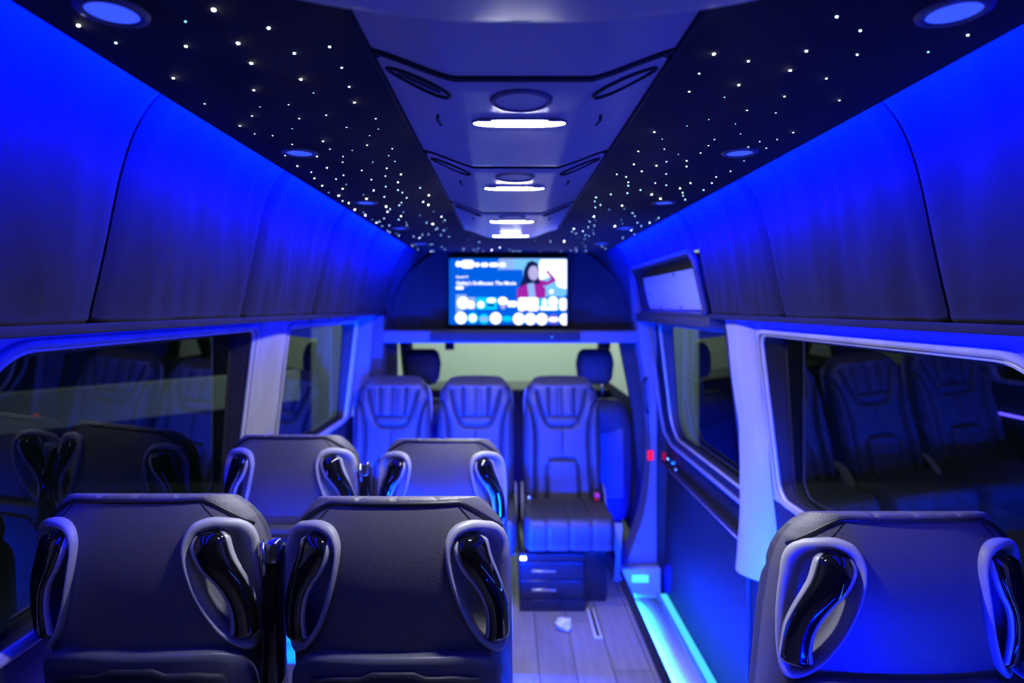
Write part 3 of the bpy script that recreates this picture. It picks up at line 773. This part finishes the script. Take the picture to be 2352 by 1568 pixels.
# ------------------------------------------------------------------ passenger seat
ZTOP = 1.06
TILT = 0.19
def sw(t):
    return lerp_tab([(0, .140), (.006, .150), (.015, .159), (.03, .170), (.05, .182), (.075, .191), (.11, .198), (.2, .204), (.4, .207), (.58, .203), (.66, .190)], t)
NB = 2.5
DB, DF = 0.112, 0.055
def yc(t): return DB + TILT * t
def zdrop(y, t):
    q = max(0.0, y - 0.045)
    return (0.12 * q + 1.9 * q * q) * max(0.0, 1 - t / 0.16) ** 2
def db(t): return DB - 0.050 * max(0.0, 1 - t / 0.17) ** 2
def yrear(x, t):
    w = sw(t); q = min(0.999, abs(x) / w)
    return yc(t) - db(t) * (1 - q ** NB) ** (1 / NB)
def rear_pt(x, t, off=0.0):
    e = 1e-3
    yr = yrear(x, t); p = Vector((x, yr, ZTOP - t - zdrop(yr, t)))
    if off == 0: return p
    tx = Vector((2 * e, yrear(x + e, t) - yrear(x - e, t), 0)); tt = Vector((0, yrear(x, t + e) - yrear(x, t - e), -2 * e))
    nrm = tx.cross(tt * -1).normalized()
    if nrm.y > 0: nrm = -nrm
    return p + nrm * off
TEAR = [(.090,.090),(.0935,.066),(.105,.050),(.127,.0425),(.150,.045),(.170,.053),(.183,.070),(.190,.097),(.194,.147),(.195,.2),(.192,.250),(.186,.281),(.176,.286),(.160,.274),(.137,.242),(.114,.19),(.098,.136)]
TEARS = [(p.x, p.y) for p in smooth_curve([(a, b, 0) for a, b in TEAR], 5, True)]
TC = (0.150, 0.155)
def inside(x, t, poly):
    c = False; n = len(poly); j = n - 1
    for i in range(n):
        xi, yi = poly[i]; xj, yj = poly[j]
        if (yi > t) != (yj > t) and x < (xj - xi) * (t - yi) / (yj - yi) + xi: c = not c
        j = i
    return c
def shrink(k): return [(TC[0] + (a - TC[0]) * k, TC[1] + (b - TC[1]) * k) for a, b in TEARS]
T85 = shrink(0.95)

def gauss(d, w): return math.exp(-(d / w) ** 2)
YOKE = [(-0.135, 0.055), (-0.118, 0.14), (-0.10, 0.195), (-0.085, 0.235), (-0.06, 0.255), (0, 0.258), (0.06, 0.255), (0.085, 0.235), (0.10, 0.195), (0.118, 0.14), (0.135, 0.055)]
BOL = [(0.19, 0.12), (0.165, 0.16), (0.145, 0.24), (0.138, 0.34), (0.143, 0.48), (0.150, 0.62)]
LUM = [(-0.085, 0.62), (-0.082, 0.46), (-0.066, 0.425), (0, 0.42), (0.066, 0.425), (0.082, 0.46), (0.085, 0.62)]
def segd(x, t, P):
    best = 9
    for (a, b), (c, d) in zip(P, P[1:]):
        ux, uy = c - a, d - b; k = max(0, min(1, ((x - a) * ux + (t - b) * uy) / (ux * ux + uy * uy)))
        best = min(best, math.hypot(x - a - k * ux, t - b - k * uy))
    return best
def front_off(x, t):
    o = 0.0
    ax = abs(x)
    o -= 0.016 * gauss(segd(x, t, YOKE), 0.009)
    o -= 0.020 * gauss(segd(ax, t, BOL), 0.011)
    o -= 0.014 * gauss(segd(x, t, LUM), 0.008)
    if t < 0.20:
        for c in (-0.066, 0, 0.066): o -= 0.012 * gauss(x - c * (1 + (0.2 - t) * 0.4), 0.008)
    o -= 0.010 * (gauss(t - 0.205, 0.008) if ax < 0.09 else 0)
    if 0.26 < t < 0.42: o -= 0.007 * gauss(x, 0.006)
    o += 0.020 * gauss(ax - 0.170, 0.028) * min(1, max(0, (t - 0.10) / 0.08))
    if ax < 0.08 and t > 0.43: o += 0.012
    return o

def seat_proto():
    N = 300
    ts = [0.012 + i * 0.003 for i in range(215)]
    V = []
    def ring(t, k=1.0, ztop=None):
        w = sw(t)
        for i in range(N):
            a = 2 * math.pi * i / N
            c, s = math.cos(a), math.sin(a)
            # even spread across the width
            x = w * math.copysign(abs(c) ** (2 / NB), c) if abs(c) < 1 else w * c
            if s <= 0:
                y = yc(t) - db(t) * (abs(s) ** (2 / NB))
                if k == 1.0:
                    ax = abs(x)
                    if ax > 0.07 and 0.03 < t < 0.30 and inside(ax, t, T85):
                        y += 0.034
            else:
                x = w * math.copysign(abs(c) ** (2 / 4.0), c)
                y = yc(t) + DF * (abs(s) ** (2 / 4.0))
                if k == 1.0: y += front_off(x, t) * min(1, s * 3)
            if ztop is None:
                V.append((x, y, ZTOP - t - zdrop(y, t)))
            else:
                y0 = yc(t) - db(t) * 0.1
                xx_, yy_ = x * (0.35 + 0.65 * k) if k > 0 else x * 0.35, y0 + (y - y0) * k
                z = ztop - zdrop(yy_, 0.0)
                for cc in (-0.068, 0, 0.066): z -= 0.0035 * gauss(xx_ - cc - (yy_ - 0.02) * 0.15 * (1 if cc else 0), 0.0035)
                V.append((xx_, yy_, z))
    for (k, dz) in ((0.02, 0.0), (0.3, 0.0), (0.5, 0.0), (0.7, 0.0), (0.85, 0.0), (0.93, -0.001), (0.97, -0.003), (0.99, -0.006)):
        ring(0.008, k, ZTOP + dz)
    for t in ts: ring(t)
    R_ = 8 + len(ts)
    Fc = []
    for j in range(R_ - 1):
        for i in range(N):
            Fc.append((j * N + i, (j + 1) * N + i, (j + 1) * N + (i + 1) % N, j * N + (i + 1) % N))
    Fc.append(tuple(range(N))); Fc.append(tuple((R_ - 1) * N + i for i in range(N - 1, -1, -1)))
    root = empty('passenger_seat')
    bk_ = link('backrest', V, Fc, [LEATHER, LEATHERF], root)
    bk_.data.polygons.foreach_set('material_index', [1 if (f < (R_ - 1) * N and f % N < N // 2 and f // N > 12) else 0 for f in range(len(Fc))])  # sitting side takes the darker copy of the same leather
    # piping along the rear top edge
    pts = []
    for i in range(61):
        u = -1 + 2 * i / 60
        t = 0.010 + 0.10 * max(0, abs(u) - 0.72) ** 1.6 * 4.0
        w = sw(t)
        x = u * w * 0.985
        pts.append(rear_pt(x, t, 0.001))
    MB().tube(pts, 0.0042, n=8).build('piping', PIPING, root)
    for s in (-1, 1):
        MB().tube([rear_pt(s * (0.108 + 0.026 * k / 8), 0.012 + 0.030 * k / 8, 0.0006) for k in range(9)], 0.0011, n=5).build('stitch_seam', PIPING, root)
        # oval grab-handle housing
        n = len(TEARS)
        rows = [(1.03, -0.002), (1.02, 0.006), (0.99, 0.011), (0.95, 0.0125), (0.90, 0.011), (0.86, 0.004), (0.83, -0.010), (0.78, -0.022), (0.6, -0.026), (0.3, -0.027), (0.02, -0.027)]
        P = []
        for (k, off) in rows:
            for (a, b) in shrink(k):
                lim = sw(b) * 0.985
                P.append(rear_pt(s * min(a, lim), b, off))
        Fr = [(j * n + i, j * n + (i + 1) % n, (j + 1) * n + (i + 1) % n, (j + 1) * n + i) for j in range(len(rows) - 1) for i in range(n)]
        if s < 0: Fr = [f[::-1] for f in Fr]
        hs = link('handle_housing', P, Fr, GREY, root)
        # the handle: wide rounded top sweeping down and outward
        cl = smooth_curve([(.128, .064, .021), (.131, .082, .0245), (.139, .107, .0230), (.152, .134, .0190), (.163, .162, .0165), (.171, .196, .0155), (.173, .228, .0155), (.172, .252, .0170), (.169, .266, .0160)], 5)
        def sweep(scale, lift, thick, nm, m, endk):
            PV = []; nk = 12; M_ = len(cl)
            for q, p in enumerate(cl):
                a_, b_ = cl[max(q - 1, 0)], cl[min(q + 1, M_ - 1)]
                d = Vector((b_.x - a_.x, b_.y - a_.y, 0)).normalized(); pr = Vector((-d.y, d.x, 0))
                e = min(q, M_ - 1 - q) / 4.0
                hw = p.z * scale * min(1.0, endk + (1 - endk) * math.sqrt(min(1, e)))
                f = q / (M_ - 1)
                base = lift - 0.030 * max(0, (f - 0.86) / 0.14) ** 1.5 - 0.012 * max(0, (0.12 - f) / 0.12) ** 1.5
                for g in range(nk):
                    an = 2 * math.pi * g / nk
                    ca, sa = math.cos(an), math.sin(an)
                    x_ = p.x + pr.x * hw * ca; t_ = p.y + pr.y * hw * ca
                    x_ = min(x_, 0.205)
                    xs = min(x_, sw(t_) * 0.97)
                    v = rear_pt(s * xs, t_, base + thick * (sa if sa > 0 else sa * 1.0))
                    v.x += s * (x_ - xs) * 0.6
                    PV.append(v)
            FV = [(q * nk + g, q * nk + (g + 1) % nk, (q + 1) * nk + (g + 1) % nk, (q + 1) * nk + g) for q in range(M_ - 1) for g in range(nk)]
            FV += [tuple(range(nk - 1, -1, -1)), tuple((M_ - 1) * nk + g for g in range(nk))]
            if s < 0: FV = [f[::-1] for f in FV]
            return link(nm, PV, FV, m, hs)
        sweep(1.16, 0.0080, 0.009, 'handle_rim', SILVER, 0.72)
        sweep(0.92, 0.0135, 0.0105, 'handle', GLOSSBLK, 0.75)
    # dark seams on the sitting side
    def front_pt(x, t):
        q = min(0.999, abs(x) / sw(t))
        yf = yc(t) + DF * (1 - q ** 4) ** 0.25 + front_off(x, t)
        return (x, yf + 0.001, ZTOP - t - zdrop(yf, t))
    lines = [YOKE, LUM, BOL, [(-a, b) for a, b in BOL], [(-0.088, 0.203), (0.088, 0.203)], [(0, 0.265), (0, 0.415)]] + [[(c * 1.07, 0.03), (c, 0.2)] for c in (-0.066, 0, 0.066)]
    for ln in lines:
        pts = []
        for (a, b), (c, d) in zip(ln, ln[1:]):
            for k in range(6): pts.append(front_pt(a + (c - a) * k / 6, b + (d - b) * k / 6))
        pts.append(front_pt(*ln[-1]))
        MB().tube(pts, 0.0042, n=6).build('seam', PIPING, root)
    # tray panel low on the back
    def tray(name, out, off0, off1, m, par):
        n = len(out); cxm, ctm = 0.0, 0.40
        P = []
        for (k, off) in ((1.0, -0.004), (1.0, off0), (0.985, off1), (0.9, off1), (0.5, off1), (0.05, off1)):
            for (a, b) in out:
                P.append(rear_pt(cxm + (a - cxm) * k, ctm + (b - ctm) * k, off))
        Fr = [(j * n + i, j * n + (i + 1) % n, (j + 1) * n + (i + 1) % n, (j + 1) * n + i) for j in range(5) for i in range(n)]
        Fr.append(tuple(5 * n + i for i in range(n)))
        return link(name, P, Fr, m, par)
    o1 = [(p.x, p.y) for p in smooth_curve([(-.182, .55, 0), (-.184, .36, 0), (-.172, .302, 0), (-.14, .276, 0), (-.08, .268, 0), (0, .267, 0), (.08, .268, 0), (.14, .276, 0), (.172, .302, 0), (.184, .36, 0), (.182, .55, 0), (0, .57, 0)], 4, True)]
    tr = tray('tray_panel', o1, 0.012, 0.018, DARKGREY, root)
    o2 = [(-.15, .53), (-.155, .36), (-.14, .315), (-.10, .303), (-.055, .300), (-.035, .290), (.035, .290), (.055, .300), (.10, .303), (.14, .315), (.155, .36), (.15, .53)]
    o2 = [(a + (c - a) * k / 4, b + (d - b) * k / 4) for (a, b), (c, d) in zip(o2, o2[1:] + o2[:1]) for k in range(4)]
    tray('tray_lid', o2, 0.021, 0.024, DARKPL, tr)
    # cushion
    prof = smooth_curve([(0.14, 0.30, 0), (0.14, 0.42, 0), (0.20, 0.445, 0), (0.40, 0.442, 0), (0.55, 0.452, 0), (0.612, 0.440, 0), (0.632, 0.40, 0), (0.622, 0.33, 0), (0.60, 0.295, 0), (0.40, 0.285, 0)], 5, True)
    nx = 61
    def fn(i, j):
        p = prof[i]; u = -1 + 2 * j / (nx - 1)
        x = 0.212 * u
        k = 1 - 0.16 * max(0, (abs(u) - 0.86) / 0.14) ** 2
        ch = 0
        for c in (-0.105, -0.0, 0.105): ch += 0.009 * gauss(x - c, 0.007)
        cy_, cz_ = 0.38, 0.365
        d = Vector((p.x - cy_, p.y - cz_)); L = d.length
        return (x, cy_ + d.x * (k - ch / L * 1.0), cz_ + d.y * (k - ch / L))
    V, Fc = grid(fn, len(prof), nx, True)
    npf = len(prof)
    Fc += [tuple(range(npf - 1, -1, -1)), tuple((nx - 1) * npf + i for i in range(npf))]
    link('cushion', V, Fc, LEATHERF, root)
    for s in (-1, 1):
        pts = smooth_curve([(0.10, .46, 0), (0.16, .50, 0), (0.26, .49, 0), (0.33, .42, 0), (0.33, .34, 0), (0.24, .31, 0), (0.12, .32, 0)], 4, True)
        n = len(pts)
        Vv = [(s * 0.209, p.x, p.y) for p in pts] + [(s * 0.2205, 0.21 + (p.x - 0.21) * 0.93, 0.41 + (p.y - 0.41) * 0.93) for p in pts]
        f = [tuple(n + i for i in range(n))] + [(i, (i + 1) % n, n + (i + 1) % n, n + i) for i in range(n)]
        link('side_cover', Vv, f, GREY, root)
    return root

def add_base(root, drop, led=True):
    MB().box(-0.17, 0.17, 0.16, 0.56, -drop, 0.29, 0.015).build('pedestal', DARKPL, root)
    MB().box(-0.205, 0.205, 0.13, 0.60, 0.272, 0.292, 0.006).build('seat_pan', DARKPL, root)
    if led: MB().box(-0.205, 0.205, 0.600, 0.650, 0.262, 0.268, 0.001).build('led_light_block', DARKPL, root, False)  # unseen lip added to keep the strip's light off the floor
    if led: MB().box(-0.20, 0.20, 0.602, 0.609, 0.274, 0.284).build('led_strip', led, root, False)

def bracket(root, s):
    b = MB(); 
    b.box(s * 0.222 - 0.016, s * 0.222 + 0.016, 0.075, 0.125, ZTOP - 0.36, ZTOP - 0.105, 0.010)
    o = b.build('armrest_bracket', GLOSSBLK, root)
    MB().box(s * 0.226 - 0.011, s * 0.226 + 0.011, 0.070, 0.100, ZTOP - 0.130, ZTOP - 0.090, 0.006).build('belt_guide', STEEL, o)
    MB().tube([(s * 0.205, 0.085, ZTOP - 0.095), (s * 0.212, 0.070, ZTOP - 0.095), (s * 0.215, 0.066, ZTOP - 0.115), (s * 0.217, 0.066, ZTOP - 0.145)], 0.005).build('belt_hook', STEEL, o)

def buckle(root, s):
    b = MB().box(s * 0.165 - 0.022, s * 0.165 + 0.022, 0.315, 0.345, 0.43, 0.490, 0.006).build('buckle', DARKPL, root)
    MB().box(-s * 0.18 - 0.012, -s * 0.18 + 0.012, 0.32, 0.35, 0.445, 0.475, 0.004).build('belt_tongue', STEEL, root)
    MB().box(s * 0.165 - 0.014, s * 0.165 + 0.014, 0.338, 0.349, 0.448, 0.492, 0.004).build('release_button', RED, b)

proto = seat_proto()
def place(first, x, y, dz, rz, label, group, drop=0.0, br=None, base=True, bk=None):
    r = proto if first else tree_copy(proto_clean)
    r.location = (x, y, dz); r.rotation_euler = (0, 0, rz)
    tag(r, label, 'seat', group)
    if base: add_base(r, drop, None if rz else (LEDN if y < 1.5 else LEDS))
    if br: bracket(r, br)
    if bk: buckle(r, bk)
    return r
proto_clean = tree_copy(proto)
G = 'black leather passenger seats'
place(True, -0.640, 1.005, 0.055, 0, 'black leather seat back at the bottom left, nearest the left window', G, 0.068, br=1)
place(False, -0.192, 1.005, 0.050, 0, 'black leather seat back in the bottom centre beside the aisle', G, 0.062)
place(False, 0.660, 0.93, 0.048, 0, 'single black leather seat back at the bottom right by the window', G, 0.066)
place(False, -0.645, 1.75, 0.004, 0, 'second-row black seat back seen from behind, next to the left pale pillar', G, 0.0, br=1)
place(False, -0.198, 1.83, -0.025, 0, 'second-row black seat back seen from behind, next to the aisle', G, 0.0)
place(False, -0.606, 3.46, 0.0, math.pi, 'rear-facing quilted leather seat farthest left under the television', G, 0.0)
place(False, -0.158, 3.46, 0.0, math.pi, 'rear-facing quilted leather seat in the middle under the television', G, 0.0)
s3 = place(False, 0.305, 3.46, 0.0, math.pi, 'rear-facing quilted leather seat above the black drawer cabinet', G, 0.0, base=False, bk=-1)
for c in [proto_clean] + list(proto_clean.children) + [g for ch in proto_clean.children for g in ch.children]:
    bpy.data.objects.remove(c)

# drawer cabinet under the right rear-facing seat
cb = empty('drawer_cabinet', (0.20, 2.88, 0.0))
tag(cb, 'black drawer cabinet with two silver bar handles under the rear-facing seat', 'cabinet')
MB().box(-0.132, 0.18, 0.012, 0.44, 0.0, 0.275, 0.006).build('body', CAB, cb)
for z0, z1 in ((0.155, 0.235), (0.065, 0.148)):
    d = MB().box(-0.128, 0.172, 0.0, 0.012, z0, z1, 0.003).build('drawer', CAB, cb)
    MB().box(-0.075, 0.042, -0.012, 0.0, (z0 + z1) / 2 - 0.006, (z0 + z1) / 2 + 0.006, 0.002).build('bar_handle', STEEL, d)
MB().box(-0.130, 0.178, 0.004, 0.012, 0.0, 0.055, 0.002).build('plinth', CAB, cb)
MB().box(-0.130, 0.178, 0.002, 0.012, 0.24, 0.272, 0.003).build('top_rail', CAB, cb)
MB().box(-0.128, -0.100, -0.004, 0.004, 0.245, 0.262, 0.003).build('indicator_light', emit('indicator light', (0.75, 1.0, 1.0), 6.0), cb)
sb2 = empty('side_box', (0.435, 2.98, 0.0))
tag(sb2, 'plain black storage box set back beside the drawer cabinet', 'box')
MB().box(-0.053, 0.06, 0.0, 0.36, 0.0, 0.275, 0.006).build('body', CAB, sb2)
MB().box(-0.053, 0.062, -0.004, 0.36, 0.272, 0.282, 0.002).build('lid', CAB, sb2)
# white plate of the neighbouring cab seat base, between seat and pillar
sp_ = empty('seat_shield', (0.585, 3.20, 0.0)); tag(sp_, 'pale blue-lit upright shield between the right rear-facing seat and door pillar', 'shield')
plate([(-0.012, 0.02), (0.018, 0.02), (0.022, 0.12), (0.032, 0.30), (-0.02, 0.30), (-0.005, 0.12)], 0.0, 0.02, GREY, 'shield_plate', sp_)
MB().box(-0.015, 0.03, 0.0, 0.06, 0.0, 0.02, 0.003).build('foot', GREY, sp_)

# tissue and floor rail
def crumple():
    bm = bmesh.new(); bmesh.ops.create_icosphere(bm, subdivisions=4, radius=0.034)
    for v in bm.verts:
        n_ = noise.noise(v.co * 45) * 0.016 + noise.noise(v.co * 110) * 0.008
        v.co += v.co.normalized() * n_
        v.co.z = max(v.co.z * 0.75, -0.020)
        v.co.x *= 1.1
    V = [v.co[:] for v in bm.verts]; bm.verts.index_update(); Fc = [[v.index for v in f.verts] for f in bm.faces]; bm.free()
    return V, Fc
ts_ = link('crumpled_tissue', *crumple(), TISSUE); ts_.location = (0.268, 2.73, 0.020)
tag(ts_, 'crumpled white tissue lying on the grey plank floor', 'tissue')
rl = empty('seat_rail', (0.405, 2.75, 0.0)); tag(rl, 'short pale metal rail end on the floor by the drawer cabinet', 'rail')
MB().box(-0.018, 0.018, -0.11, 0.15, 0.0, 0.010, 0.002).build('rail_bar', ALU, rl)
MB().box(-0.006, 0.006, -0.10, 0.14, 0.010, 0.014, 0.001).build('rail_slot', RUBBER, rl)

# unseen low light strip put in near the camera to turn the right seat blue
rs = struct(empty('unseen_light_strip', (0.10, 0.45, 0.0))); tag(rs, 'unseen low blue light strip added behind the right single seat')
MB().box(0.285, 0.30, -0.03, 0.34, 0.0, 0.62, 0.003).build('strip_light_block', DARKPL, rs)  # unseen fin added to keep the strip's light off the left seats
MB().box(0.30, 0.72, -0.03, 0.0, 0.0, 0.36, 0.005).build('housing', DARKPL, rs)
MB().box(0.32, 0.70, 0.0005, 0.008, 0.32, 0.345, 0.001).build('led', LEDR, rs, False)
